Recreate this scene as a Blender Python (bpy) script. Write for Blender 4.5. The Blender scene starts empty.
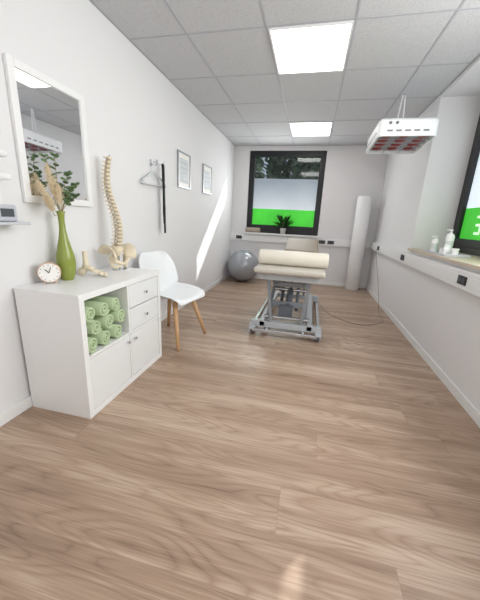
import bpy, bmesh, math, random
from mathutils import Vector, Matrix, Euler, noise
random.seed(7)
SC=bpy.context.scene; COL=SC.collection
SC.view_settings.view_transform='Standard'
PI=math.pi
# ------------------------------------------------------------------ room numbers (metres)
XL,XR,YB,ZC=-1.612,1.186,6.098,2.574
YF=-1.3; XO=1.58; RY=3.926
# ------------------------------------------------------------------ helpers
class MB:
    def __init__(s): s.bm=bmesh.new()
    def box(s,x0,x1,y0,y1,z0,z1):
        s.obox(((x0+x1)/2,(y0+y1)/2,(z0+z1)/2),(x1-x0,y1-y0,z1-z0)); return s
    def obox(s,c,size,rot=(0,0,0)):
        M=Matrix.Translation(c)@Euler(rot).to_matrix().to_4x4()@Matrix.Diagonal((*size,1))
        bmesh.ops.create_cube(s.bm,size=1,matrix=M); return s
    def bar(s,p0,p1,w,h,up=(0,0,1)):
        p0,p1=Vector(p0),Vector(p1); d=p1-p0; y=d.normalized(); x=y.cross(Vector(up)).normalized(); z=x.cross(y)
        R=Matrix((x,y,z)).transposed().to_4x4()
        M=Matrix.Translation((p0+p1)/2)@R@Matrix.Diagonal((w,d.length,h,1))
        bmesh.ops.create_cube(s.bm,size=1,matrix=M); return s
    def cyl(s,p0,p1,r0,r1=None,n=20):
        if r1 is None: r1=r0
        p0,p1=Vector(p0),Vector(p1); d=p1-p0
        M=Matrix.Translation((p0+p1)/2)@d.to_track_quat('Z','Y').to_matrix().to_4x4()
        bmesh.ops.create_cone(s.bm,cap_ends=True,segments=n,radius1=r0,radius2=r1,depth=d.length,matrix=M); return s
    def lathe(s,c,prof,n=28):
        c=Vector(c); rings=[]
        for r,z in prof:
            if r<1e-5: rings.append([s.bm.verts.new(c+Vector((0,0,z)))])
            else: rings.append([s.bm.verts.new(c+Vector((r*math.cos(2*PI*k/n),r*math.sin(2*PI*k/n),z))) for k in range(n)])
        for a,b in zip(rings,rings[1:]):
            if len(a)==1 and len(b)==1: continue
            for k in range(n):
                k2=(k+1)%n
                if len(a)==1: s.bm.faces.new((a[0],b[k2],b[k]))
                elif len(b)==1: s.bm.faces.new((a[k],a[k2],b[0]))
                else: s.bm.faces.new((a[k],a[k2],b[k2],b[k]))
        return s
    def tube(s,pts,r,n=8):
        pts=[Vector(p) for p in pts]; rings=[]; m=len(pts)
        rr=r if isinstance(r,(list,tuple)) else [r]*m
        t0=(pts[1]-pts[0]).normalized(); ref=Vector((0,0,1)) if abs(t0.z)<.9 else Vector((1,0,0))
        x=t0.cross(ref).normalized()
        for i in range(m):
            t=(pts[min(i+1,m-1)]-pts[max(i-1,0)]).normalized()
            x=(x-t*x.dot(t)).normalized(); y=t.cross(x)
            rings.append([s.bm.verts.new(pts[i]+(x*math.cos(2*PI*k/n)+y*math.sin(2*PI*k/n))*rr[i]) for k in range(n)])
        for a,b in zip(rings,rings[1:]):
            for k in range(n): s.bm.faces.new((a[k],a[(k+1)%n],b[(k+1)%n],b[k]))
        s.bm.faces.new(rings[0][::-1]); s.bm.faces.new(rings[-1]); return s
    def ribbon(s,pts,w,th,side):
        pts=[Vector(p) for p in pts]; side=Vector(side).normalized(); prev=None; m=len(pts)
        for i,p in enumerate(pts):
            t=(pts[min(i+1,m-1)]-pts[max(i-1,0)]).normalized(); nn=t.cross(side).normalized()
            ring=[s.bm.verts.new(p+side*a*w/2+nn*b*th/2) for a,b in((-1,-1),(1,-1),(1,1),(-1,1))]
            if prev:
                for k in range(4): s.bm.faces.new((prev[k],prev[(k+1)%4],ring[(k+1)%4],ring[k]))
            else: s.bm.faces.new(ring[::-1])
            prev=ring
        s.bm.faces.new(prev); return s
    def turn(s,c,ang,axis):
        bmesh.ops.rotate(s.bm,verts=s.bm.verts,cent=c,matrix=Matrix.Rotation(ang,3,axis)); return s
    def ball(s,c,sc,rot=(0,0,0),sub=2):
        if not isinstance(sc,(tuple,list)): sc=(sc,)*3
        M=Matrix.Translation(c)@Euler(rot).to_matrix().to_4x4()@Matrix.Diagonal((*sc,1))
        bmesh.ops.create_icosphere(s.bm,subdivisions=sub,radius=1,matrix=M); return s
    def leaf(s,p,d,L,w,up=(0,0,1),bend=.2,prof=None):
        p,d=Vector(p),Vector(d).normalized(); side=d.cross(Vector(up))
        if side.length<.05: side=d.cross(Vector((1,0,0)))
        side.normalize(); nn=side.cross(d)
        prof=prof or [(0,.12),(.3,.9),(.6,.95),(.85,.5),(1,.02)]; prev=None
        for t,k in prof:
            q=p+d*L*t-nn*bend*L*t*t
            a=s.bm.verts.new(q+side*w/2*k); b=s.bm.verts.new(q-side*w/2*k)
            if prev: s.bm.faces.new((prev[0],a,b,prev[1]))
            prev=(a,b)
        return s
ORG={}
def link(o): COL.objects.link(o); return o
def obj(name,mb,mat,parent=None,origin=(0,0,0),smooth=False,bevel=0,sub=0,kind=None):
    me=bpy.data.meshes.new(name)
    org=Vector(ORG[parent.name]) if parent else Vector(origin)
    bmesh.ops.translate(mb.bm,verts=mb.bm.verts,vec=-org)
    bmesh.ops.recalc_face_normals(mb.bm,faces=mb.bm.faces)
    if smooth:
        for f in mb.bm.faces: f.smooth=True
    mb.bm.to_mesh(me); mb.bm.free()
    if mat: me.materials.append(mat)
    o=link(bpy.data.objects.new(name,me)); ORG[o.name]=tuple(org)
    if parent: o.parent=parent
    else: o.location=org
    if bevel:
        m=o.modifiers.new('bevel','BEVEL'); m.width=bevel; m.segments=4 if bevel>.01 else 2; m.limit_method='ANGLE'; m.angle_limit=math.radians(40)
    if sub:
        m=o.modifiers.new('subd','SUBSURF'); m.levels=sub; m.render_levels=sub
    if kind: o['kind']=kind
    return o
def tag(o,label,cat,group=None,kind=None):
    o['label']=label; o['category']=cat
    if group: o['group']=group
    if kind: o['kind']=kind
    return o
def thing(name,label,cat,loc,group=None):
    o=link(bpy.data.objects.new(name,None)); o.location=loc; o.empty_display_size=.1; ORG[o.name]=tuple(loc)
    return tag(o,label,cat,group)
def struct(name,mb,mat,**k): return obj(name,mb,mat,kind='structure',**k)
# ------------------------------------------------------------------ materials
def lin(c): return tuple(((v/255)/12.92 if v/255<=.04045 else ((v/255+.055)/1.055)**2.4) for v in c)+(1,)
def mat(name,rgb,rough=.5,metal=0,var=.04,scale=20,bump=0,emit=0,spec=.5,trans=0,bscale=None,alpha=1):
    m=bpy.data.materials.new(name); m.use_nodes=True; nt=m.node_tree; N=nt.nodes; L=nt.links
    b=N['Principled BSDF']; b.inputs['Roughness'].default_value=rough; b.inputs['Metallic'].default_value=metal
    b.inputs['Specular IOR Level'].default_value=spec; b.inputs['Transmission Weight'].default_value=trans; b.inputs['Alpha'].default_value=alpha
    tc=N.new('ShaderNodeTexCoord'); no=N.new('ShaderNodeTexNoise'); no.inputs['Scale'].default_value=scale; no.inputs['Detail'].default_value=3
    L.new(tc.outputs['Object'],no.inputs['Vector'])
    mx=N.new('ShaderNodeMix'); mx.data_type='RGBA'; c=lin(rgb)
    mx.inputs['A'].default_value=tuple(max(0,v*(1-var)) for v in c[:3])+(1,); mx.inputs['B'].default_value=tuple(min(1,v*(1+var)) for v in c[:3])+(1,)
    L.new(no.outputs['Fac'],mx.inputs['Factor']); L.new(mx.outputs['Result'],b.inputs['Base Color'])
    if bump:
        n2=no
        if bscale:
            n2=N.new('ShaderNodeTexNoise'); n2.inputs['Scale'].default_value=bscale; L.new(tc.outputs['Object'],n2.inputs['Vector'])
        bp=N.new('ShaderNodeBump'); bp.inputs['Strength'].default_value=bump; bp.inputs['Distance'].default_value=.004
        L.new(n2.outputs['Fac'],bp.inputs['Height']); L.new(bp.outputs['Normal'],b.inputs['Normal'])
    if emit:
        b.inputs['Emission Strength'].default_value=emit; L.new(mx.outputs['Result'],b.inputs['Emission Color'])
    return m
M_wall=mat('wall_plaster',(229,228,229),.75,var=.01,scale=3,bump=.15,bscale=180)
M_trimw=mat('white_paint',(236,236,236),.4,var=.01)
M_cab=mat('white_laminate',(240,240,240),.35,var=.01)
M_cabin=mat('white_laminate_front',(234,235,236),.3,var=.01)
M_black=mat('black_frame',(22,24,28),.4)
M_sock=mat('black_plastic',(28,28,30),.45)
M_wood=mat('beech_wood',(205,164,122),.5,var=.15,scale=14)
M_shell=mat('white_plastic',(240,242,244),.35,var=.01)
M_towel=mat('green_terry',(180,198,160),.95,var=.05,scale=40)
M_vase=mat('olive_green_ceramic',(138,150,66),.25,var=.06,scale=6)
M_bone=mat('bone_plastic',(230,217,192),.5,var=.06,scale=30)
M_disc=mat('disc_plastic',(184,168,144),.5)
M_metal=mat('chrome',(205,208,212),.25,metal=.9)
M_grey=mat('grey_lacquered_steel',(182,186,191),.4,metal=.1)
M_arm=mat('lift_arm_steel',(148,153,160),.35,metal=.3)
M_tray=mat('grey_tray_plastic',(196,198,204),.5)
M_device=mat('light_device_plastic',(186,188,196),.4)
M_mgrey=mat('mid_grey_plastic',(106,111,119),.5)
M_cable=mat('cable_grey',(120,118,116),.6)
M_dgrey=mat('dark_grey_plastic',(70,74,80),.5)
M_hanger=mat('pale_grey_plastic',(206,209,214),.4)
M_wheel=mat('wheel_rubber',(100,106,116),.6)
M_pad=mat('cream_vinyl',(194,188,178),.45,var=.03,scale=8,bump=.1,bscale=120)
M_roll=mat('cream_roll_vinyl',(224,217,204),.5,var=.03,scale=8,bump=.1,bscale=60)
M_head=mat('shaded_beige_vinyl',(150,138,120),.5)  # beige head pad, its shade put into the colour as brown
M_ball=mat('silver_grey_vinyl',(168,172,178),.2,var=.04,scale=5,metal=.25)
M_copper=mat('pale_rose_rim',(214,186,166),.3,metal=.3)
M_face=mat('clock_face_white',(245,243,238),.5)
M_sill=mat('wood_sill',(200,184,166),.4,var=.08,scale=9)
M_pampas=mat('dried_cream',(246,234,210),.9,var=.06,scale=50,emit=.05)  # faint glow of its own added to lift the shaded plumes
M_stem=mat('dried_stem',(150,136,96),.8)
M_euc=mat('grey_green_leaf',(112,140,98),.7,var=.3,scale=20)
M_leaf=mat('green_leaf',(46,84,40),.5,var=.3,scale=12)
M_tree=mat('tree_leaf',(92,108,88),1,var=.5,scale=3,spec=0)
M_bark=mat('bark',(66,60,52),.9)
M_lawn=mat('lawn',(80,120,50),.95,var=.3)
M_red=mat('dark_red_lamp',(130,52,48),.3,emit=.1)
M_slat=mat('lamp_underside_grey',(150,153,161),.4,metal=.1)
M_vent=mat('vent_shadow_grey',(130,134,140),.6)
M_paper=mat('white_roll_cover',(242,242,243),.6,var=.02,bump=.2,bscale=15)
M_soil=mat('soil',(60,44,34),.95)
M_pot=mat('pot_white',(214,212,208),.5)
M_cloth=mat('grey_beige_cloth',(166,154,140),.95,bump=.5,bscale=150)
M_belt=mat('black_webbing',(24,24,26),.8)
M_steelf=mat('picture_frame_silver',(160,164,168),.35,metal=.5)
M_cream=mat('bottle_white',(242,242,242),.35)
M_amb=mat('bottle_label',(214,220,214),.5)
def emis(name,rgb,s,var=0):
    if var: return mat(name,rgb,.5,var=var,scale=2.2,emit=s)
    m=bpy.data.materials.new(name); m.use_nodes=True; N=m.node_tree.nodes
    b=N['Principled BSDF']; b.inputs['Base Color'].default_value=lin(rgb); b.inputs['Emission Color'].default_value=lin(rgb); b.inputs['Emission Strength'].default_value=s
    b.inputs['Roughness'].default_value=.5
    return m
M_diff=emis('light_diffuser',(255,252,250),5.5)
M_green=emis('backlit_green_film',(66,190,54),.6,var=.3)  # glow stands in for daylight shining through the green strip
M_letter=emis('backlit_lettering',(214,240,210),.7)  # letter given a glow like the film around it, for daylight behind
def frosted():
    m=bpy.data.materials.new('backlit_frosted_film'); m.use_nodes=True; N=m.node_tree.nodes; L=m.node_tree.links
    b=N['Principled BSDF']; b.inputs['Roughness'].default_value=.35
    tc=N.new('ShaderNodeTexCoord'); sp=N.new('ShaderNodeSeparateXYZ'); L.new(tc.outputs['Object'],sp.inputs[0])
    no=N.new('ShaderNodeTexNoise'); no.inputs['Scale'].default_value=1.6; L.new(tc.outputs['Object'],no.inputs['Vector'])
    ad=N.new('ShaderNodeMath'); ad.operation='MULTIPLY_ADD'; ad.inputs[1].default_value=.25; L.new(no.outputs['Fac'],ad.inputs[0]); L.new(sp.outputs['Z'],ad.inputs[2])
    mr=N.new('ShaderNodeMapRange'); mr.inputs['From Min'].default_value=1.55; mr.inputs['From Max'].default_value=2.08; L.new(ad.outputs[0],mr.inputs['Value'])
    cr=N.new('ShaderNodeValToRGB'); cr.color_ramp.elements[0].color=lin((186,194,200)); cr.color_ramp.elements[1].color=lin((130,140,150))
    L.new(mr.outputs['Result'],cr.inputs['Fac']); L.new(cr.outputs['Color'],b.inputs['Base Color']); L.new(cr.outputs['Color'],b.inputs['Emission Color'])
    b.inputs['Emission Strength'].default_value=.6  # film emits by itself to imitate daylight coming through
    return m
M_frost=frosted()
M_frost2=emis('backlit_pale_film',(206,216,224),.9)  # right window film, backlight put in as emission
def glass():
    m=bpy.data.materials.new('window_glass'); m.use_nodes=True; N=m.node_tree.nodes; L=m.node_tree.links
    for n in list(N): N.remove(n)
    o=N.new('ShaderNodeOutputMaterial'); t=N.new('ShaderNodeBsdfTransparent'); g=N.new('ShaderNodeBsdfGlossy'); g.inputs['Roughness'].default_value=.06
    t.inputs[0].default_value=(.92,.95,.97,1)
    mx=N.new('ShaderNodeMixShader'); mx.inputs[0].default_value=.045
    L.new(t.outputs[0],mx.inputs[1]); L.new(g.outputs[0],mx.inputs[2]); L.new(mx.outputs[0],o.inputs[0]); return m
M_glass=glass()
M_mirror=mat('mirror_silver',(244,246,248),.02,metal=1,var=0)
def floor_mat():
    m=bpy.data.materials.new('oak_plank_floor'); m.use_nodes=True; N=m.node_tree.nodes; L=m.node_tree.links
    b=N['Principled BSDF']; b.inputs['Roughness'].default_value=.37; b.inputs['Specular IOR Level'].default_value=.5
    PL,PW=2.1,.225
    def M(op,a,b_=None,c=None):
        n=N.new('ShaderNodeMath'); n.operation=op
        for i,v in enumerate((a,b_,c)):
            if v is None: continue
            if isinstance(v,(int,float)): n.inputs[i].default_value=v
            else: L.new(v,n.inputs[i])
        return n.outputs[0]
    tc=N.new('ShaderNodeTexCoord'); sp=N.new('ShaderNodeSeparateXYZ'); L.new(tc.outputs['Object'],sp.inputs[0]); X,Y=sp.outputs['X'],sp.outputs['Y']
    v=M('DIVIDE',Y,PW); row=M('FLOOR',v); fv=M('FRACT',v)
    wn=N.new('ShaderNodeTexWhiteNoise'); wn.noise_dimensions='1D'; L.new(row,wn.inputs['W'])
    u=M('ADD',M('DIVIDE',X,PL),wn.outputs['Value']); colm=M('FLOOR',u); fu=M('FRACT',u)
    cm=N.new('ShaderNodeCombineXYZ'); L.new(colm,cm.inputs[0]); L.new(row,cm.inputs[1])
    w2=N.new('ShaderNodeTexWhiteNoise'); w2.noise_dimensions='2D'; L.new(cm.outputs[0],w2.inputs['Vector'])
    ev=M('MINIMUM',fv,M('SUBTRACT',1,fv)); eu=M('MINIMUM',fu,M('SUBTRACT',1,fu))
    joint=M('MAXIMUM',M('LESS_THAN',ev,.005),M('LESS_THAN',eu,.0006))
    off=N.new('ShaderNodeVectorMath'); off.operation='SCALE'; off.inputs['Scale'].default_value=9; L.new(w2.outputs['Color'],off.inputs[0])
    add=N.new('ShaderNodeVectorMath'); add.operation='ADD'; L.new(tc.outputs['Object'],add.inputs[0]); L.new(off.outputs[0],add.inputs[1])
    def nz(sx_,sy_,sc,det,dist=0,rough=.5,src=None):
        mp=N.new('ShaderNodeMapping'); mp.inputs['Scale'].default_value=(sx_,sy_,1); L.new(src or add.outputs[0],mp.inputs['Vector'])
        n=N.new('ShaderNodeTexNoise'); n.inputs['Scale'].default_value=sc; n.inputs['Detail'].default_value=det; n.inputs['Distortion'].default_value=dist; n.inputs['Roughness'].default_value=rough; L.new(mp.outputs[0],n.inputs['Vector']); return n.outputs['Fac']
    big=nz(.6,4.6,1.1,1.5,.2)
    rings=M('POWER',M('ABSOLUTE',M('SINE',M('MULTIPLY',big,72))),.5)
    fine=nz(2.2,100,1.7,5,0,.6)
    soft=nz(.6,10,1.2,3,.2)
    patch=nz(.5,3,.9,2,src=tc.outputs['Object'])
    pmask=nz(1.0,4,.9,1)
    val=M('ADD',M('MULTIPLY',M('SUBTRACT',rings,.75),M('MULTIPLY',pmask,.40)),M('MULTIPLY',M('SUBTRACT',fine,.5),.7))
    val=M('ADD',val,M('MULTIPLY',M('SUBTRACT',soft,.5),.85))
    val=M('ADD',val,M('MULTIPLY',M('SUBTRACT',patch,.5),.55))
    val=M('ADD',val,M('MULTIPLY',M('SUBTRACT',w2.outputs['Value'],.5),.04))
    val=M('ADD',val,.5)
    cr=N.new('ShaderNodeValToRGB'); e=cr.color_ramp.elements; e[0].position=.08; e[0].color=lin((122,98,81)); e[1].position=.92; e[1].color=lin((211,191,172))
    mid=e.new(.5); mid.color=lin((170,144,123)); L.new(val,cr.inputs['Fac'])
    mx=N.new('ShaderNodeMix'); mx.data_type='RGBA'; L.new(M('MULTIPLY',joint,.3),mx.inputs['Factor']); L.new(cr.outputs['Color'],mx.inputs['A']); mx.inputs['B'].default_value=lin((112,90,74))
    L.new(mx.outputs['Result'],b.inputs['Base Color'])
    bp=N.new('ShaderNodeBump'); bp.inputs['Strength'].default_value=.08; bp.inputs['Distance'].default_value=.003; L.new(fine,bp.inputs['Height']); L.new(bp.outputs['Normal'],b.inputs['Normal'])
    return m
M_floor=floor_mat()
def ceil_mat():
    m=bpy.data.materials.new('mineral_fibre_tile'); m.use_nodes=True; N=m.node_tree.nodes; L=m.node_tree.links
    b=N['Principled BSDF']; b.inputs['Roughness'].default_value=.9
    tc=N.new('ShaderNodeTexCoord'); n=N.new('ShaderNodeTexNoise'); n.inputs['Scale'].default_value=140; n.inputs['Detail'].default_value=2; L.new(tc.outputs['Object'],n.inputs['Vector'])
    cr=N.new('ShaderNodeValToRGB'); e=cr.color_ramp.elements; e[0].position=.34; e[0].color=lin((182,182,186)); e[1].position=.48; e[1].color=lin((201,201,204)); L.new(n.outputs['Fac'],cr.inputs['Fac']); L.new(cr.outputs['Color'],b.inputs['Base Color'])
    return m
M_ceil=ceil_mat()
M_grid=mat('ceiling_grid_bar',(176,176,183),.6,var=.01)
M_lino=mat('picture_print',(205,210,214),.6,var=.1,scale=30)
# ------------------------------------------------------------------ room shell
struct('floor',MB().box(XL-.2,XR+.02,YF-.1,YB+.2,-.1,0),M_floor)
ceil=struct('ceiling',MB().box(XL-.2,XR,YF-.1,YB+.13,ZC,ZC+.12),M_ceil)
LX,LY,TX,TY=-.473,2.57,.625,.718
g=MB(); gw=.0075
i=-2
while LX+i*TX<XR:
    x=LX+i*TX
    if x>XL: g.box(x-gw,x+gw,YF,YB,ZC-.003,ZC+.002)
    i+=1
j=-6
while LY+j*TY<YB:
    y=LY+j*TY
    if y>YF: g.box(XL,XR,y-gw,y+gw,ZC-.0032,ZC+.0018)
    j+=1
g.box(XL,XL+.02,YF,YB,ZC-.0034,ZC+.001).box(XR-.02,XR,YF,YB,ZC-.0034,ZC+.001).box(XL,XR,YB-.02,YB,ZC-.0034,ZC+.001)
obj('ceiling_grid',g,M_grid,ceil)
struct('wall_left',MB().box(XL-.2,XL,YF-.1,YB+.2,0,ZC),M_wall)
WX0,WX1,WZ0,WZ1=-1.303,.141,.957,2.491
w=MB(); w.box(XL-.2,WX0,YB,YB+.13,0,ZC).box(WX1,XO+.12,YB,YB+.13,0,ZC).box(WX0,WX1,YB,YB+.13,0,WZ0-.03).box(WX0,WX1,YB,YB+.13,WZ1,ZC)
struct('wall_back',w,M_wall)
w=MB(); w.box(XR,XO+.12,RY,YB,0,ZC+.12).box(XR,XO+.12,YF,RY,0,.94).box(XR,XO+.12,YF,.3,.94,ZC+.12).box(XR,XO+.12,.3,RY,ZC-.03,ZC+.12)
struct('wall_right',w,M_wall)
struct('wall_front',MB().box(XL-.2,XO+.25,YF-.2,YF,0,ZC+.12),M_wall)
BH=.075
struct('baseboard_left',MB().box(XL,XL+.014,YF,YB,0,BH),M_trimw,bevel=.003)
struct('baseboard_back',MB().box(XL+.014,XR-.014,YB-.014,YB,0,BH),M_trimw,bevel=.003)
struct('baseboard_right',MB().box(XR-.014,XR,YF,YB,0,BH),M_trimw,bevel=.003)
def trunk(name,mb): return struct(name,mb,M_trimw,bevel=.004)
TD=.065
t1=trunk('trim_1',MB().box(XL,XR-TD,YB-TD,YB,.785,.915).box(XL,XR-TD,YB-TD-.003,YB-TD,.815,.885))
t2=trunk('trim_2',MB().box(XR-TD,XR,YF,YB,.785,.915).box(XR-TD-.003,XR-TD,YF,YB-TD,.815,.885))
def socket_back(x):
    o=obj('socket',MB().box(x-.06,x+.06,YB-TD-.012,YB-TD,.818,.882),M_sock,t1,bevel=.003)
    obj('socket_face',MB().cyl((x-.028,YB-TD-.0135,.85),(x-.028,YB-TD-.01,.85),.021).cyl((x+.028,YB-TD-.0135,.85),(x+.028,YB-TD-.01,.85),.021),M_dgrey,o)
for x in (-1.43,.235,.40): socket_back(x)
def socket_right(y):
    o=obj('socket',MB().box(XR-TD-.012,XR-TD,y-.06,y+.06,.818,.882),M_sock,t2,bevel=.003)
    obj('socket_face',MB().cyl((XR-TD-.0135,y-.028,.85),(XR-TD-.01,y-.028,.85),.021).cyl((XR-TD-.0135,y+.028,.85),(XR-TD-.01,y+.028,.85),.021),M_dgrey,o)
for y in (5.3,3.93,2.43): socket_right(y)
struct('trim_3',MB().box(WX0-.03,WX1+.03,YB-.13,YB+.06,WZ0-.03,WZ0),M_trimw,bevel=.004)
struct('trim_4',MB().box(XR-.035,XO+.02,.3,RY,.94,.97),M_sill,bevel=.004)
# back window
def frame_box(mb,ax,lo,hi,z0,z1,d0,d1,t,tb=None):
    tb=tb or t
    def B(a0,a1,c0,c1):
        if ax=='x': mb.box(a0,a1,d0,d1,c0,c1)
        else: mb.box(d0,d1,a0,a1,c0,c1)
    B(lo,lo+t,z0,z1); B(hi-t,hi,z0,z1); B(lo+t,hi-t,z0,z0+tb); B(lo+t,hi-t,z1-t,z1)
fm=MB(); frame_box(fm,'x',WX0,WX1,WZ0,WZ1,YB+.03,YB+.11,.05,.08); frame_box(fm,'x',WX0+.05,WX1-.05,WZ0+.08,WZ1-.05,YB+.02,YB+.09,.055,.08)
win=struct('window_1',fm,M_black,bevel=.004)
gx0,gx1,gz0,gz1=WX0+.105,WX1-.105,WZ0+.16,WZ1-.105
obj('window_pane',MB().box(gx0,gx1,YB+.07,YB+.076,gz0,gz1),M_glass,win)
obj('frosted_film',MB().box(gx0,gx1,YB+.066,YB+.068,1.43,2.0),M_frost,win)
obj('green_film',MB().box(gx0,gx1,YB+.066,YB+.068,gz0,1.43),M_green,win)
obj('window_handle',MB().box(WX1-.1,WX1-.075,YB-.02,YB+.02,1.62,1.75).box(WX1-.105,WX1-.07,YB+.005,YB+.02,1.6,1.68),M_sock,win,bevel=.003)
# right window
fm=MB(); frame_box(fm,'y',.3,RY,.97,ZC-.03,XO,XO+.08,.07); frame_box(fm,'y',2.25,RY-.07,1.04,ZC-.10,XO-.012,XO+.06,.075); frame_box(fm,'y',.37,2.25,1.04,ZC-.10,XO-.012,XO+.06,.075)
win2=struct('window_2',fm,M_black,bevel=.004)
obj('window_pane',MB().box(XO+.03,XO+.036,.42,RY-.14,1.10,ZC-.16),M_glass,win2)
FT=ZC-.17; hy0,hy1,hz0,hz1=2.60,2.745,1.605,1.675  # hole invented in the film to shape the sun patch on the floor
obj('frosted_film',MB().box(XO+.026,XO+.028,.42,hy0,1.43,FT).box(XO+.026,XO+.028,hy1,RY-.14,1.43,FT).box(XO+.026,XO+.028,hy0,hy1,1.43,hz0).box(XO+.026,XO+.028,hy0,hy1,hz1,FT),M_frost2,win2)  # film carried to full height to block the rest of the sun
obj('green_film',MB().box(XO+.026,XO+.028,.42,RY-.14,1.10,1.43),M_green,win2)
cu=bpy.data.curves.new('film_letter','FONT'); cu.body='E'; cu.size=.27; cu.extrude=.001
tob=bpy.data.objects.new('tmp',cu); link(tob); bpy.context.view_layer.update()
me=bpy.data.meshes.new_from_object(tob); bpy.data.objects.remove(tob)
lt=link(bpy.data.objects.new('film_lettering',me)); me.materials.append(M_letter); lt.parent=win2
lt.matrix_local=Matrix.Translation((XO+.022,3.375,1.165))@Euler((PI/2,0,PI/2)).to_matrix().to_4x4()
# ------------------------------------------------------------------ ceiling lights
def clight(y,label):
    x0,x1,y0,y1=LX+.012,LX+TX-.012,y+.012,y+TY-.012
    t=thing('ceiling_light',label,'ceiling light',((x0+x1)/2,(y0+y1)/2,ZC-.015),'ceiling light panels')
    f=MB(); 
    f.box(x0,x0+.014,y0,y1,ZC-.014,ZC-.0005).box(x1-.014,x1,y0,y1,ZC-.014,ZC-.0005).box(x0+.014,x1-.014,y0,y0+.014,ZC-.014,ZC-.0005).box(x0+.014,x1-.014,y1-.014,y1,ZC-.014,ZC-.0005)
    obj('light_frame',f,M_trimw,t); obj('diffuser',MB().box(x0+.014,x1-.014,y0+.014,y1-.014,ZC-.011,ZC-.0005),M_diff,t)
clight(LY,'large square white ceiling light panel nearest the viewer')
clight(LY+3*TY,'farther white ceiling light panel near the back window')
# ------------------------------------------------------------------ cabinet
CX0,CX1,CY0,CY1,CH=XL+.018,-1.169,1.279,2.171,.77
cab=thing('storage_cabinet','white four-cell storage cabinet with open towel cell, drawers and doors','cabinet',((CX0+CX1)/2,(CY0+CY1)/2,0))
T=.038; t=.016; ym=(CY0+CY1)/2; zm=CH/2
b=MB(); b.box(CX0,CX1,CY0,CY1,CH-T,CH).box(CX0,CX1,CY0,CY1,0,T).box(CX0,CX1,CY0,CY0+T,T,CH-T).box(CX0,CX1,CY1-T,CY1,T,CH-T)
b.box(CX0,CX1-.002,ym-t/2,ym+t/2,T,CH-T).box(CX0,CX1-.002,CY0+T,CY1-T,zm-t/2,zm+t/2).box(CX0,CX0+.006,CY0+T,CY1-T,T,CH-T)
obj('cabinet_body',b,M_cab,cab,bevel=.0015)
gp=.004
def front(name,y0,y1,z0,z1,knob):
    d=obj(name,MB().box(CX1-.020,CX1-.003,y0+gp,y1-gp,z0+gp,z1-gp),M_cabin,cab,bevel=.0015)
    ky,kz=knob
    obj('knob',MB().cyl((CX1-.003,ky,kz),(CX1+.012,ky,kz),.005).cyl((CX1+.012,ky,kz),(CX1+.02,ky,kz),.011,.010),M_metal,d)
front('door',CY0+T,ym-t/2,T,zm-t/2,(ym-.04,zm-.05))
front('door',ym+t/2,CY1-T,T,zm-t/2,(ym+.045,zm-.05))
zq=(zm+t/2+CH-T)/2; yq=(ym+CY1-T)/2
front('drawer',ym+t/2,CY1-T,zm+t/2,zq,(yq,(zm+zq)/2)); front('drawer',ym+t/2,CY1-T,zq,CH-T,(yq,(zq+CH-T)/2))
# towels
def towel_mesh():
    r0,r1,turns,n=.012,.0525,2.0,120
    bm=bmesh.new(); thick=.0140; L=.30
    ins=[];outs=[]
    for i in range(n+1):
        u=i/n; a=u*turns*2*PI; r=r0+(r1-r0)*u
        outs.append((r*math.cos(a),r*math.sin(a))); q=max(.001,r-thick*min(1,.5+u*2)); ins.append((q*math.cos(a),q*math.sin(a)))
    mids=[((a[0]+c_[0])/2,(a[1]+c_[1])/2) for a,c_ in zip(outs,ins)]
    def row(x,src): return [bm.verts.new((x,p[0],p[1])) for p in src]
    Oa,Ia,Ma=row(0,outs),row(0,ins),row(.003,mids); Ob,Ib,Mb_=row(-L,outs),row(-L,ins),row(-L-.003,mids)
    for i in range(n):
        for A,B in ((Oa,Ma),(Ma,Ia),(Ia,Ib),(Ib,Mb_),(Mb_,Ob),(Ob,Oa)): bm.faces.new((A[i],A[i+1],B[i+1],B[i]))
    bm.faces.new((Oa[0],Ma[0],Ia[0],Ib[0],Mb_[0],Ob[0])); bm.faces.new((Oa[n],Ob[n],Mb_[n],Ib[n],Ia[n],Ma[n]))
    m=MB(); m.bm.free(); m.bm=bm; return m
base=zm+t/2+.053; y_=1.373
rows=['bottom','middle','top']; cols=['nearest the left cell wall','in the centre','beside the drawers']
t0=None; rt_=random.Random(4)
for r in range(3):
    for c_ in range(3):
        y=y_+.120*c_+(.046 if r==1 else 0); z=base+.0945*r
        if t0 is None: o=t0=obj('rolled_towel',towel_mesh(),M_towel,smooth=False)
        else: o=link(t0.copy())
        o.location=(CX1-.012-rt_.uniform(0,.006),y,z); o.rotation_euler=(-.8+rt_.uniform(-.5,.5),0,0)
        tag(o,'rolled sage green towel in the %s row, %s'%(rows[r],cols[c_]),'towel','rolled green towels in the open cell')
for p in t0.data.polygons: p.use_smooth=abs(p.normal.x)<.2
# ------------------------------------------------------------------ things on the cabinet
c=(-1.52,1.455,CH)
ck=thing('alarm_clock','small round white clock with pale rose rim on the cabinet top','clock',c)
cz=CH+.068; y0=1.455
obj('clock_rim',MB().cyl((c[0],y0-.018,cz),(c[0],y0+.022,cz),.062,.062,40),M_copper,ck,smooth=False,bevel=.004)
obj('clock_face',MB().cyl((c[0],y0-.021,cz),(c[0],y0-.0165,cz),.055,.055,40),M_face,ck)
h=MB(); h.bar((c[0],y0-.0225,cz),(c[0]-.02,y0-.0225,cz+.022),.004,.002,up=(0,1,0)); h.bar((c[0],y0-.0225,cz),(c[0]+.012,y0-.0225,cz+.036),.003,.002,up=(0,1,0))
for k in range(12):
    a=k*PI/6; h.bar((c[0]+.044*math.cos(a),y0-.022,cz+.044*math.sin(a)),(c[0]+.05*math.cos(a),y0-.022,cz+.05*math.sin(a)),.003,.002,up=(0,1,0))
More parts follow.
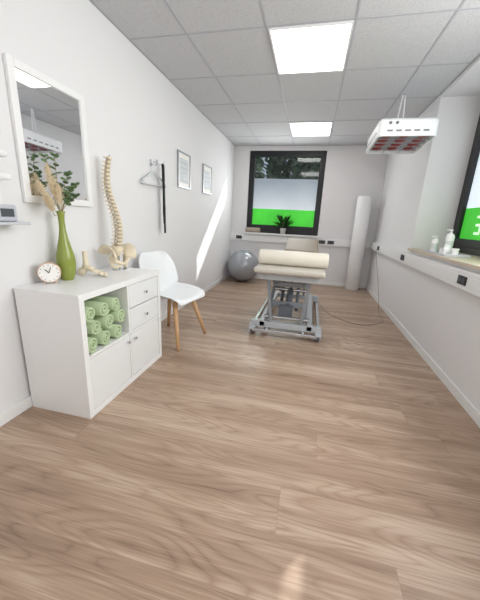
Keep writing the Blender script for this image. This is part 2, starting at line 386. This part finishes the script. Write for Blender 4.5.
obj('clock_hands',h,M_black,ck)
obj('foot',MB().cyl((c[0]-.03,y0,CH),(c[0]-.025,y0,CH+.02),.005),M_copper,ck); obj('foot',MB().cyl((c[0]+.03,y0,CH),(c[0]+.025,y0,CH+.02),.005),M_copper,ck)
ck.rotation_euler=(0,0,math.radians(42))
vx,vy=-1.515,1.585
v=MB().lathe((vx,vy,CH),[(0,0),(.034,0),(.038,.006),(.05,.05),(.056,.1),(.053,.15),(.04,.21),(.026,.27),(.019,.32),(.017,.37),(.02,.41),(.026,.43),(.023,.43),(.016,.41),(.013,.37),(.015,.3),(.0,.28)],36)
tag(obj('vase',v,M_vase,origin=(vx,vy,CH),smooth=True),'tall olive green bottle vase on the white cabinet','vase')
VT=CH+.42
def pampas(dx,dy,H):
    p0=Vector((vx,vy,VT-.12)); p1=Vector((vx+dx,vy+dy,VT+H))
    pts=[p0.lerp(p1,u) for u in (0,.25,.5,.75,1)]; pts[0]=Vector((vx,vy,VT-.12)); pts[1]=Vector((vx+dx*.06,vy+dy*.06,VT+.0))
    t=thing('dried_flower_stem','fluffy cream dried flower plume standing in the green vase','dried flower',p0,'cream dried flowers in the green vase')
    obj('stem',MB().tube(pts,.0018,6),M_stem,t,smooth=True)
    f=MB(); d=(p1-pts[2]).normalized()
    for k in range(330):
        u=random.random(); q=pts[2].lerp(p1,.2+u*.95); a=random.uniform(0,2*PI)
        side=Vector((math.cos(a),math.sin(a),.2)); wdt=math.sin(PI*min(1,.15+u*.85))+.25
        f.leaf(q,(side+d*1.3),.035*wdt,.0055,bend=.35)
    obj('flower_head',f,M_pampas,t)
for a in [(-.02,-.11,.15),(.0,-.06,.24),(.03,-.12,.08),(.04,-.04,.14),(-.02,-.01,.20)]: pampas(*a)
RND=[(0,.2),(.12,.75),(.35,1),(.65,1),(.88,.7),(1,.15)]
def branch(dx,dy,H,n=18):
    p0=Vector((vx,vy,VT-.12))
    pts=[p0,Vector((vx+dx*.05,vy+dy*.05,VT))]+[Vector((vx+dx*u,vy+dy*u,VT+H*math.sin(u*PI/2))) for u in (.3,.55,.8,1)]
    t=thing('leaf_branch','green leafy branch with small round leaves in the green vase','branch',p0,'leafy branches in the green vase')
    obj('stem',MB().tube(pts,.002,6),M_stem,t,smooth=True); f=MB()
    for k in range(n):
        u=k/(n-1); i=2+min(2,int(u*3)); fr=u*3-int(u*3) if u<1 else 1
        q=pts[i].lerp(pts[i+1],fr); a=k*2.4
        f.leaf(q,(math.cos(a),math.sin(a)*.9,.5),.036-.010*u,.036-.012*u,bend=.15,prof=RND,up=(.7*math.sin(k),.7*math.cos(k*1.3),1))
    obj('leaves',f,M_euc,t)
for a in [(.08,.08,.11),(.05,.12,.18),(.10,.02,.15),(.04,.07,.24)]: branch(*a)
branch(-.01,-.07,.31,13); branch(-.01,.01,.33,13)
# foot skeleton model
fx,fy=-1.475,1.755
ft=thing('foot_skeleton_model','cream anatomical foot and ankle bone model on the cabinet behind the vase','anatomical model',(fx,fy,CH))
def F(x,y,z): return (fx+x,fy+y,CH+z)
fb=MB()
for k in range(5):
    o=(k-2)*.013
    a=F(.0+o*.2,o*.8,.044-abs(k-1)*.003); b1=F(.05,o*1.1,.022); c1=F(.075+(2-k)*.003,o*1.2,.012); d1=F(.098+(2-k)*.005,o*1.25,.008)
    fb.tube([a,b1],[.008,.007],8).tube([b1,c1],[.007,.006],8).tube([c1,d1],[.006,.005],8); fb.ball(b1,.0085,sub=1).ball(c1,.007,sub=1)
obj('toe_bones',fb,M_bone,ft,smooth=True)
obj('ankle_bones',MB().ball(F(-.005,0,.046),(.026,.026,.016)).ball(F(-.028,0,.052),(.026,.02,.020)).ball(F(-.055,0,.026),(.032,.02,.026),rot=(0,-.4,0)),M_bone,ft,smooth=True)
obj('shin_bones',MB().tube([F(-.028,0,.062),F(-.028,0,.075),F(-.03,0,.10),F(-.03,0,.155)],[.024,.019,.014,.015],12).tube([F(-.033,.026,.052),F(-.034,.022,.09),F(-.034,.02,.153)],[.010,.006,.008],8),M_bone,ft,smooth=True)
ft.rotation_euler=(0,0,math.radians(20)); ft.scale=(1.1,1.1,1.1)
# spine model
sx,sy=-1.455,2.05
sp=thing('spine_model','anatomical spine and pelvis model standing on the far end of the cabinet','anatomical model',(sx,sy,CH))
def S(x,y,z): return Vector((sx+x,sy+y,CH+z))
obj('stand_base',MB().lathe(S(0,0,0),[(0,0),(.06,0),(.06,.006),(.02,.012),(0,.012)],24),M_metal,sp)
def Sc(u): return S(.038*math.sin(u*2*PI+.1)-.040*u,0,.18+u*.64)
obj('stand_rod',MB().tube([S(0,0,.005),S(0,0,.15)]+[Sc(u/10) for u in range(11)]+[Sc(1)+Vector((0,0,.02))],.0045,8),M_metal,sp,smooth=True)
for k in range(24):
    u=k/23; c0=Sc(u); r=.031-.013*u; hgt=.64/24
    m=MB(); m.lathe(c0,[(0,-hgt*.31),(r,-hgt*.31),(r*.78,0),(r,hgt*.31),(0,hgt*.31)],14)
    m.tube([c0+Vector((-r*.6,0,0)),c0+Vector((-r*1.6,0,-.008)),c0+Vector((-r*2.0,0,-.02))],[.009,.007,.005],6)
    for s in (-1,1): m.tube([c0+Vector((-r*.9,0,0)),c0+Vector((-r*1.2,s*(r+.017),.003))],[.008,.005],6)
    obj('vertebra',m,M_bone,sp,smooth=True)
obj('discs',MB().tube([Sc(i/12) for i in range(13)],[.020-.009*i/12 for i in range(13)],12),M_disc,sp,smooth=True)
obj('sacrum',MB().tube([S(0,0,.185),S(-.02,0,.14),S(-.03,0,.10),S(-.02,0,.06)],[.044,.038,.024,.010],12),M_bone,sp,smooth=True)
for s in (-1,1):
    m=MB(); G=[]
    for i in range(9):
        a=math.radians(-20+i*24); row=[]
        for j in range(4):
            rr=.03+j*.027
            row.append(m.bm.verts.new(S(-.012+rr*math.cos(a)*.9,s*(.042+j*.021+.010*math.sin(a)),.112+rr*math.sin(a)*.85)))
        G.append(row)
    for i in range(8):
        for j in range(3): m.bm.faces.new((G[i][j],G[i+1][j],G[i+1][j+1],G[i][j+1]))
    o=obj('hip_bone',m,M_bone,sp,smooth=True); q=o.modifiers.new('sol','SOLIDIFY'); q.thickness=.016; q.offset=0; q=o.modifiers.new('s','SUBSURF'); q.levels=q.render_levels=1
    obj('pubic_bone',MB().tube([S(.0,s*.07,.115),S(.03,s*.058,.075),S(.05,s*.025,.058),S(.05,s*.003,.052)],[.028,.018,.014,.015],10).tube([S(.0,s*.07,.10),S(-.005,s*.062,.05),S(.01,s*.05,.02),S(.04,s*.02,.042)],[.024,.018,.015,.012],10),M_bone,sp,smooth=True)
sp.rotation_euler=(0,0,math.radians(-14)); 
# ------------------------------------------------------------------ mirror & wall items
MY0,MY1,MZ0,MZ1=1.426,1.972,1.239,1.957
mi=thing('wall_mirror','white framed rectangular mirror on the left wall above the cabinet','mirror',(XL,(MY0+MY1)/2,MZ0))
f=MB(); fw_=.042
f.box(XL+.001,XL+.024,MY0,MY0+fw_,MZ0,MZ1).box(XL+.001,XL+.024,MY1-fw_,MY1,MZ0,MZ1).box(XL+.001,XL+.024,MY0+fw_,MY1-fw_,MZ0,MZ0+fw_).box(XL+.001,XL+.024,MY0+fw_,MY1-fw_,MZ1-fw_,MZ1)
obj('mirror_frame',f,M_trimw,mi,bevel=.003); obj('mirror_glass',MB().box(XL+.002,XL+.014,MY0+fw_,MY1-fw_,MZ0+fw_,MZ1-fw_),M_mirror,mi)
def picture(y0,y1,z0,z1,label):
    p=thing('framed_picture',label,'picture',(XL,(y0+y1)/2,z0),'framed pictures on the left wall'); f=MB(); k=.016
    f.box(XL+.001,XL+.02,y0,y0+k,z0,z1).box(XL+.001,XL+.02,y1-k,y1,z0,z1).box(XL+.001,XL+.02,y0+k,y1-k,z0,z0+k).box(XL+.001,XL+.02,y0+k,y1-k,z1-k,z1)
    obj('picture_frame',f,M_steelf,p); obj('mount',MB().box(XL+.001,XL+.01,y0+k,y1-k,z0+k,z1-k),M_face,p)
    obj('print',MB().box(XL+.01,XL+.0115,y0+.06,y1-.06,z0+.06,z1-.07),M_lino,p)
    pr=MB(); 
    for q in range(4): pr.box(XL+.0115,XL+.0122,y0+.08,y1-.08-.03*(q%2),z0+.10+q*.06,z0+.115+q*.06)
    obj('print_detail',pr,M_grey,p)
picture(3.47,3.84,1.545,1.95,'silver framed picture on left wall, nearer one beside the hanger')
picture(4.32,4.70,1.555,1.95,'silver framed picture on left wall, nearer the back window')
def hook(y,z,label,e=0):
    h=thing('wall_hook',label,'hook',(XL,y,z),'wall hooks')
    obj('hook_plate',MB().box(XL+.001,XL+.008,y-.014,y+.014,z-.03,z+.03),M_metal,h,bevel=.002)
    obj('hook_arm',MB().tube([(XL+.006,y,z-.005),(XL+.03,y,z-.018),(XL+.05+e,y,z-.012),(XL+.055+e,y,z+.01)],.004,8),M_metal,h,smooth=True)
hy=2.86; by=2.985
hook(hy,1.70,'small chrome wall hook holding the clothes hanger'); hook(by,1.72,'small chrome wall hook holding the black strap',.03)
hx=XL+.043; hz=1.69
hg=thing('clothes_hanger','pale grey clothes hanger on the left wall hook','hanger',(hx,hy,hz))
pts=[(hx,hy+.02*math.sin(a),hz+.0+.02*math.cos(a)) for a in [x*.3 for x in range(-7,8)]]
pts=pts+[(hx,hy+.012,hz-.03),(hx,hy,hz-.05),(hx,hy,hz-.07)]
obj('hanger_hook',MB().tube(pts,.003,6),M_metal,hg,smooth=True)
obj('hanger_arms',MB().tube([(hx,hy-.23,hz-.20),(hx,hy-.22,hz-.172),(hx,hy-.08,hz-.105),(hx,hy,hz-.068),(hx,hy+.08,hz-.105),(hx,hy+.22,hz-.172),(hx,hy+.23,hz-.20)],.010,8).tube([(hx,hy-.225,hz-.198),(hx,hy+.225,hz-.198)],.007,8),M_hanger,hg,smooth=True)
bl=MB(); y=by; X_=XL+.070
bl.ribbon([(X_+.005,y+.012,1.02),(X_+.012,y-.004,1.12),(X_+.006,y+.008,1.27),(X_+.010,y-.004,1.45),(X_+.008,y,1.66),(X_+.005,y,1.704),(X_,y,1.712),(X_-.005,y,1.704),(X_-.007,y+.008,1.66),(X_-.007,y+.020,1.45),(X_-.009,y+.018,1.25),(X_-.008,y+.026,1.12)],.040,.003,(0,1,0))
tag(obj('belt',bl,M_belt,origin=(X_,y,1.02),smooth=True),'black fabric strap hanging from the wall hook at the hanger','strap')
# wall rack at far left
ds=thing('wall_rack','white wall rack with three small tiers at left edge beside the mirror','rack',(XL,1.2,1.12))
obj('back_plate',MB().box(XL+.001,XL+.012,1.08,1.3,1.12,1.56),M_trimw,ds,bevel=.003)
for z in (1.34,1.45): obj('tier',MB().box(XL+.012,XL+.09,1.1,1.3,z,z+.012).box(XL+.086,XL+.09,1.1,1.3,z,z+.03),M_trimw,ds,bevel=.002)
obj('tray',MB().box(XL+.012,XL+.14,1.06,1.335,1.12,1.135),M_tray,ds,bevel=.002)
bt=thing('wall_device','small pale grey device on the tray at the left edge','device',(XL+.07,1.25,1.1355))
obj('device_body',MB().box(XL+.03,XL+.10,1.19,1.30,1.1355,1.22),M_device,bt,bevel=.01)
obj('device_screen',MB().box(XL+.0995,XL+.102,1.21,1.28,1.16,1.20),M_dgrey,bt,bevel=.001)
# ------------------------------------------------------------------ chair
cx,cy=-1.27,2.60
ch=thing('shell_chair','white moulded shell chair with beech legs between cabinet and wall hooks','chair',(cx,cy,0))
prof=[(.245,.42,.45),(.225,.447,.49),(.13,.452,.53),(0,.44,.555),(-.10,.436,.565),(-.17,.455,.57),(-.21,.51,.57),(-.235,.60,.57),(-.255,.71,.54),(-.27,.80,.47),(-.28,.85,.34)]
m=MB(); G=[]
for k,(px,pz,wd) in enumerate(prof):
    row=[]
    for i in range(9):
        u=-1+i/4; up=abs(u)**3
        if k<6: dz_,dx=.07*up*(min(k,3)/3),0
        else: dz_,dx=.01*up,.10*up*(1 if k<9 else .6)
        row.append(m.bm.verts.new((cx+px+dx,cy+u*wd/2,pz+dz_)))
    G.append(row)
for a,b2 in zip(G,G[1:]):
    for i in range(8): m.bm.faces.new((a[i],a[i+1],b2[i+1],b2[i]))
o=obj('seat_shell',m,M_shell,ch,smooth=True); q=o.modifiers.new('sol','SOLIDIFY'); q.thickness=.012; q.offset=-1; q=o.modifiers.new('s','SUBSURF'); q.levels=q.render_levels=2
for (a,b2) in ((1,1),(1,-1),(-1,1),(-1,-1)):
    top=(cx+a*.13,cy+b2*.14,.43); bot=(cx+a*.24,cy+b2*.25,0)
    obj('leg',MB().cyl(bot,top,.015,.026,16),M_wood,ch,smooth=True)
obj('under_frame',MB().bar((cx-.13,cy-.14,.42),(cx+.13,cy+.14,.42),.03,.02).bar((cx-.13,cy+.14,.42),(cx+.13,cy-.14,.42),.03,.02),M_shell,ch)
ch.rotation_euler=(0,0,math.radians(-10))
# ------------------------------------------------------------------ treatment table
tx=-.16; tt=thing('treatment_table','beige-grey padded physiotherapy table on a wheeled grey scissor-lift base','treatment table',(tx,3.75,0))
obj('mattress_pad',MB().box(tx-.34,tx+.34,2.76,4.2,.708,.772),M_pad,tt,bevel=.029)
obj('head_pad',MB().obox((tx+.06,4.45,.86),(.46,.5,.07),(math.radians(17),0,0)),M_head,tt,bevel=.025)
obj('top_frame',MB().box(tx-.29,tx-.24,2.85,4.15,.64,.707).box(tx+.24,tx+.29,2.85,4.15,.64,.707).box(tx-.24,tx+.24,2.85,2.90,.64,.707).box(tx-.24,tx+.24,4.10,4.15,.64,.707).box(tx-.24,tx+.24,3.5,3.55,.64,.707),M_grey,tt,bevel=.003)
for q in (-.11,.11): obj('head_pad_bracket',MB().bar((tx+.06+q,4.13,.66),(tx+.06+q,4.5,.84),.03,.02),M_grey,tt,bevel=.003)
for s in (-1,1):
    X=tx+s*.25
    obj('base_rail',MB().box(X-.03,X+.03,2.98,4.42,.10,.17),M_grey,tt,bevel=.005)
    obj('scissor_arm',MB().bar((tx+s*.20,3.04,.20),(tx+s*.20,3.95,.63),.03,.068),M_arm,tt,bevel=.003)
    obj('scissor_arm',MB().bar((tx+s*.155,4.3,.20),(tx+s*.155,3.02,.63),.03,.068),M_arm,tt,bevel=.003)
    obj('side_rail',MB().box(tx+s*.355-.016,tx+s*.355+.016,2.98,4.42,.055,.095),M_metal,tt,bevel=.004)
    obj('front_strut',MB().bar((tx+s*.16,3.0,.17),(tx+s*.21,2.96,.64),.034,.034,up=(0,1,0)),M_arm,tt,bevel=.003)
    obj('gas_spring',MB().cyl((tx+s*.09,3.3,.22),(tx+s*.09,3.6,.45),.018).cyl((tx+s*.09,3.6,.45),(tx+s*.09,3.8,.61),.009),M_mgrey,tt)
for (y0_,y1_) in ((2.98,3.05),(4.35,4.42)):
    obj('base_crossbar',MB().box(tx-.37,tx+.37,y0_,y1_,.09,.155),M_grey,tt,bevel=.005)
obj('foot_bar',MB().box(tx-.34,tx+.34,2.92,2.95,.05,.08).box(tx-.2,tx-.18,2.95,3.0,.055,.095).box(tx+.18,tx+.2,2.95,3.0,.055,.095),M_metal,tt,bevel=.003)
obj('pivot_axle',MB().cyl((tx-.22,3.49,.415),(tx+.22,3.49,.415),.018),M_metal,tt)
obj('lower_axle',MB().cyl((tx-.24,3.04,.20),(tx+.24,3.04,.20),.018),M_metal,tt)
obj('upper_axle',MB().cyl((tx-.26,3.02,.63),(tx+.26,3.02,.63),.016),M_metal,tt)
obj('crossbrace',MB().box(tx-.19,tx+.19,3.22,3.25,.27,.33).box(tx-.19,tx+.19,3.24,3.27,.50,.55),M_arm,tt,bevel=.003)
obj('lift_motor',MB().cyl((tx,3.14,.24),(tx,3.5,.41),.038).cyl((tx,3.45,.39),(tx,3.93,.62),.018).obox((tx-.02,3.18,.24),(.15,.13,.12)),M_mgrey,tt,bevel=.004)
def caster(x,y):
    w=obj('caster',MB().cyl((x-.020,y,.055),(x+.020,y,.055),.055,.055,24),M_wheel,tt,bevel=.004)
    obj('caster_fork',MB().box(x-.036,x-.024,y-.03,y+.03,.03,.112).box(x+.024,x+.036,y-.03,y+.03,.03,.112).box(x-.036,x+.036,y-.034,y+.034,.110,.122).obox((x,y-.065,.095),(.055,.06,.013),(.5,0,0)),M_grey,w,bevel=.002)
for s in (-1,1):
    for y in (2.99,4.42): caster(tx+s*.345,y)
br=MB().cyl((tx-.325,2.99,.847),(tx+.36,2.99,.847),.075,.075,40)
tag(obj('bolster_roll',br,M_roll,origin=(tx,2.99,.772),bevel=.02,smooth=False),'cream bolster roll lying across the near end of the treatment table','bolster')
for p in bpy.data.objects['bolster_roll'].data.polygons: p.use_smooth=len(p.vertices)==4
def sm(pts,n=8):
    P=[Vector(p) for p in pts]; out=[]
    for i in range(len(P)-1):
        a,b,c,d=P[max(i-1,0)],P[i],P[i+1],P[min(i+2,len(P)-1)]
        for k in range(n):
            u=k/n; out.append(.5*((2*b)+(-a+c)*u+(2*a-5*b+4*c-d)*u*u+(-a+3*b-3*c+d)*u**3))
    out.append(P[-1]); return out
tag(obj('power_cable',MB().tube(sm([(XR-TD-.018,5.3,.85),(XR-.1,5.25,.78),(XR-.09,5.0,.5),(XR-.1,4.6,.2),(XR-.13,4.3,.02),(XR-.15,3.95,.004),(.75,3.72,.004),(.5,3.85,.004),(.35,4.1,.004),(.26,4.25,.05),(tx+.368,4.3,.10)]),.0028,8),M_cable,smooth=True),'thin grey power cable from wall socket across floor to the table','cable')
tag(obj('exercise_ball',MB().ball((-1.24,5.71,.31),.31,sub=5),M_ball,origin=(-1.24,5.71,0),smooth=True),'large silver grey exercise ball in the back left corner','exercise ball')
mx_,my_=.88,5.88
mr_=MB().lathe((mx_,my_,0),[(0,0),(.112,0),(.122,.01),(.122,1.68),(.112,1.70),(.08,1.705),(.07,1.69),(.05,1.70),(.04,1.69),(0,1.69)],40)
tag(obj('rolled_mat',mr_,M_paper,origin=(mx_,my_,0),smooth=True),'tall white rolled mat standing upright in the back right corner','rolled mat')
# heat lamp
lx0,lx1,ly0,ly1,lz0,lz1=.54,1.07,3.42,4.10,2.04,2.20
hl=thing('heat_lamp','white box-shaped overhead heat lamp with dark red bulbs hanging by the right wall','heat lamp',(.82,3.9,ZC))
TC=(.8,3.79,2.12); TA=math.radians(-2)
def lamp(name,mb,m_,**k): return obj(name,mb.turn(TC,TA,'X'),m_,hl,**k)
# housing: open-bottomed shell with rounded corners
f=MB(); rc=.05; out=[]
for (qx,qy,a0) in ((lx1-rc,ly1-rc,0),(lx0+rc,ly1-rc,90),(lx0+rc,ly0+rc,180),(lx1-rc,ly0+rc,270)):
    for k in range(6):
        a=math.radians(a0+k*18); out.append((qx+rc*math.cos(a),qy+rc*math.sin(a),math.cos(a),math.sin(a)))
def ringv(z,ins): return [f.bm.verts.new((x-cx_*ins,y-sy_*ins,z)) for x,y,cx_,sy_ in out]
R0,R1,R2=ringv(lz0,0),ringv(lz1-.02,0),ringv(lz1,.02); I0,I1=ringv(lz0,.018),ringv(lz1-.03,.018)
for A,B in ((R0,R1),(R1,R2),(I0,R0),(I1,I0)):
    for k in range(len(out)): f.bm.faces.new((A[k],A[(k+1)%len(out)],B[(k+1)%len(out)],B[k]))
f.bm.faces.new(R2); f.bm.faces.new(I1[::-1])
lamp('housing',f,M_shell)
lamp('reflector',MB().box(lx0+.02,lx1-.02,ly0+.02,ly1-.02,lz0+.035,lz0+.045),M_slat)
gr=MB()
for k in range(4): gr.box(lx0+.02,lx1-.02,ly0+.13+k*.134,ly0+.134+k*.134,lz0+.003,lz0+.008)
for k in range(2): gr.box(lx0+.18+k*.17,lx0+.184+k*.17,ly0+.02,ly1-.02,lz0+.003,lz0+.008)
lamp('guard_grille',gr,M_slat)
for i in range(3):
    for j in range(4):
        x=lx0+.1+i*.165; y=ly0+.10+j*.158
        lamp('lamp_bulb',MB().lathe((x,y,lz0+.012),[(0,0),(.03,.002),(.050,.012),(.055,.022),(0,.022)],20),M_red,smooth=True)
r_=MB()
for k in range(5): r_.box(lx0+.08+k*.08,lx0+.13+k*.08,ly0-.0015,ly0+.002,lz0+.04,lz0+.056)
for k in range(6): r_.box(lx0-.0015,lx0+.002,ly0+.08+k*.09,ly0+.135+k*.09,lz0+.04,lz0+.056)
lamp('vent_slots',r_,M_vent); bpy.data.objects['vent_slots'].name='vent_slots'
for q in (.1,.16): lamp('control_knob',MB().cyl((lx0+q,ly0-.012,lz0+.115),(lx0+q,ly0,lz0+.115),.012),M_mgrey)
for q in (-.05,.05): obj('hanging_hook',MB().tube([(.82+q,3.9,lz1-.01),(.82+q,3.9,lz1+.05),(.82+q*.6,3.9,lz1+.12),(.82+q*.25,3.9,ZC-.03),(.82+q*.25,3.9,ZC-.002)],.008,8),M_trimw,hl,smooth=True)
# ------------------------------------------------------------------ window sill things
zs=.957
cu_=MB().cyl((-1.30,YB-.055,zs+.05),(-1.0,YB-.055,zs+.05),.048,.048,24)
tag(obj('rolled_cushion',cu_,M_cloth,origin=(-1.15,YB-.055,zs),bevel=.02),'grey beige rolled cushion on the back window sill','cushion')
pp=thing('potted_plant','small green leafy plant in a pale pot on the back window sill','potted plant',(-.54,YB-.06,zs))
px_,py_=-.54,YB-.06
obj('pot',MB().lathe((px_,py_,zs),[(0,0),(.045,0),(.06,.10),(.064,.115),(.058,.115),(.052,.1),(0,.1)],28),M_pot,pp,smooth=True)
obj('soil',MB().cyl((px_,py_,zs+.095),(px_,py_,zs+.104),.053),M_soil,pp)
lf=MB()
for k in range(60):
    a=k*2.4; e=.3+1.15*((k*7)%60)/60; d=(math.cos(a)*math.cos(e),math.sin(a)*math.cos(e)*.45-.1,math.sin(e))
    lf.leaf((px_+.01*math.cos(a),py_,zs+.1),d,.20+.10*math.sin(e),.05,bend=.25)
obj('leaves',lf,M_leaf,pp)
# tray cluster on right sill
ty0,ty1,tx0,tx1=2.96,3.46,1.17,1.38
tr=MB().box(tx0,tx1,ty0,ty1,.97,.978).box(tx0,tx0+.008,ty0,ty1,.978,.992).box(tx1-.008,tx1,ty0,ty1,.978,.992).box(tx0+.008,tx1-.008,ty0,ty0+.008,.978,.992).box(tx0+.008,tx1-.008,ty1-.008,ty1,.978,.992)
tag(obj('sill_tray',tr,M_tray,origin=((tx0+tx1)/2,(ty0+ty1)/2,.97),bevel=.002),'shallow pale tray carrying bottles on the right window sill','tray')
zs=.9785
def pump(x,y,h,r,label,m):
    b=thing('pump_bottle',label,'bottle',(x,y,zs))
    obj('bottle_body',MB().lathe((x,y,zs),[(0,0),(r*.95,0),(r,.006),(r,h*.72),(r*.8,h*.82),(r*.35,h*.86),(r*.35,h*.9),(0,h*.9)],24),m,b,smooth=True)
    obj('pump_head',MB().cyl((x,y,zs+h*.9),(x,y,zs+h),r*.18).obox((x-.012,y,zs+h),(.05,.014,.012)),M_cream,b,bevel=.002)
    obj('label_band',MB().cyl((x,y,zs+h*.2),(x,y,zs+h*.55),r*1.01,r*1.01,24),M_amb,b)
pump(1.30,3.24,.22,.036,'tall white pump bottle on the tray on the right window sill',M_cream)
pump(1.24,3.40,.15,.03,'short white pump bottle farthest back on the sill tray',M_cream)
tag(obj('tissue_box',MB().box(1.2,1.28,3.06,3.16,zs,zs+.055).obox((1.24,3.11,zs+.068),(.045,.02,.045),(.2,.3,0)),M_cream,origin=(1.24,3.11,zs),bevel=.004),'small white box in front of the pump bottles on the sill tray','box')
jr=thing('storage_jar','small white lidded jar at the near end of the sill tray','jar',(1.27,3.01,zs))
obj('jar_body',MB().lathe((1.27,3.01,zs),[(0,0),(.026,0),(.028,.004),(.028,.05),(0,.05)],28),M_cream,jr); obj('jar_lid',MB().cyl((1.27,3.01,zs+.05),(1.27,3.01,zs+.064),.030,.030,28),M_trimw,jr,bevel=.002)
# ------------------------------------------------------------------ outside
struct('ground',MB().box(-30,40,YB+.6,60,-.35,-.3).box(XO+.6,40,-20,YB+.6,-.35,-.3),M_lawn)
def tree(x,y,h,r,label,seed):
    t=thing('tree',label,'tree',(x,y,-.3),'trees outside the back window')
    obj('trunk',MB().tube([(x,y,-.3),(x+.05,y,h*.4),(x,y,h*.7)],[.16,.12,.06],10),M_bark,t,smooth=True)
    m=MB(); rnd=random.Random(seed)
    for k in range(900):
        a=rnd.uniform(0,2*PI); e=rnd.uniform(-1,1); rr=r*rnd.uniform(.4,1.05)
        c=Vector((x+rr*math.cos(a)*math.sqrt(1-e*e),y+rr*math.sin(a)*math.sqrt(1-e*e),h+rr*e*1.1))
        m.leaf(c,(rnd.uniform(-1,1),rnd.uniform(-1,1),rnd.uniform(-1,.3)),.42,.28)
    obj('crown',m,M_tree,t)
tree(-3.5,13.6,3.3,1.15,'leafy tree seen through the left part of the back window',1)
tree(-1.3,17.5,4.1,1.6,'leafy tree seen through the middle of the back window',2)
tree(.3,13.6,3.3,1.1,'leafy tree seen through the right part of the back window',3)
# ------------------------------------------------------------------ light
wd=bpy.data.worlds.new('world'); SC.world=wd; wd.use_nodes=True
bg=wd.node_tree.nodes['Background']; bg.inputs[0].default_value=lin((176,188,200)); bg.inputs[1].default_value=.9
def area(name,loc,rot,sx_,sy_,power,col):
    l=bpy.data.lights.new(name,'AREA'); l.shape='RECTANGLE'; l.size=sx_; l.size_y=sy_; l.energy=power; l.color=col
    o=link(bpy.data.objects.new(name,l)); o.location=loc; o.rotation_euler=rot; return o
area('window_daylight',(XO-.03,1.4,1.85),(0,PI/2,0),1.1,1.9,52,(1,.997,.99))
area('rear_daylight',(0,YF+.05,1.5),(-PI/2,0,PI),2.4,1.8,17,(1,.985,.965))
area('back_window_daylight',(-.58,YB-.02,1.75),(-PI/2,0,0),1.1,.6,17,(.97,.985,1))
sl=bpy.data.lights.new('sun','SUN'); sl.energy=5.2; sl.angle=math.radians(.6); sl.color=(1,.97,.93)
so=link(bpy.data.objects.new('sun',sl)); so.location=(4,9,6); so.rotation_euler=Vector((-.8,-1,-.85)).to_track_quat('-Z','Y').to_euler()
# ------------------------------------------------------------------ camera
yaw,pit,rol=map(math.radians,(-12.557,-15.391,2.807))
fw=Vector((math.sin(yaw)*math.cos(pit),math.cos(yaw)*math.cos(pit),math.sin(pit))); rt=Vector((math.cos(yaw),-math.sin(yaw),0)); up=rt.cross(fw)
r2=rt*math.cos(rol)+up*math.sin(rol); u2=up*math.cos(rol)-rt*math.sin(rol)
cd=bpy.data.cameras.new('camera'); cam=link(bpy.data.objects.new('camera',cd))
cd.sensor_fit='VERTICAL'; cd.sensor_height=36; cd.lens=36*293.271/600; cd.clip_start=.02
R=Matrix((r2,u2,-fw)).transposed().to_4x4(); cam.matrix_world=Matrix.Translation((0,0,1.204))@R
SC.camera=cam
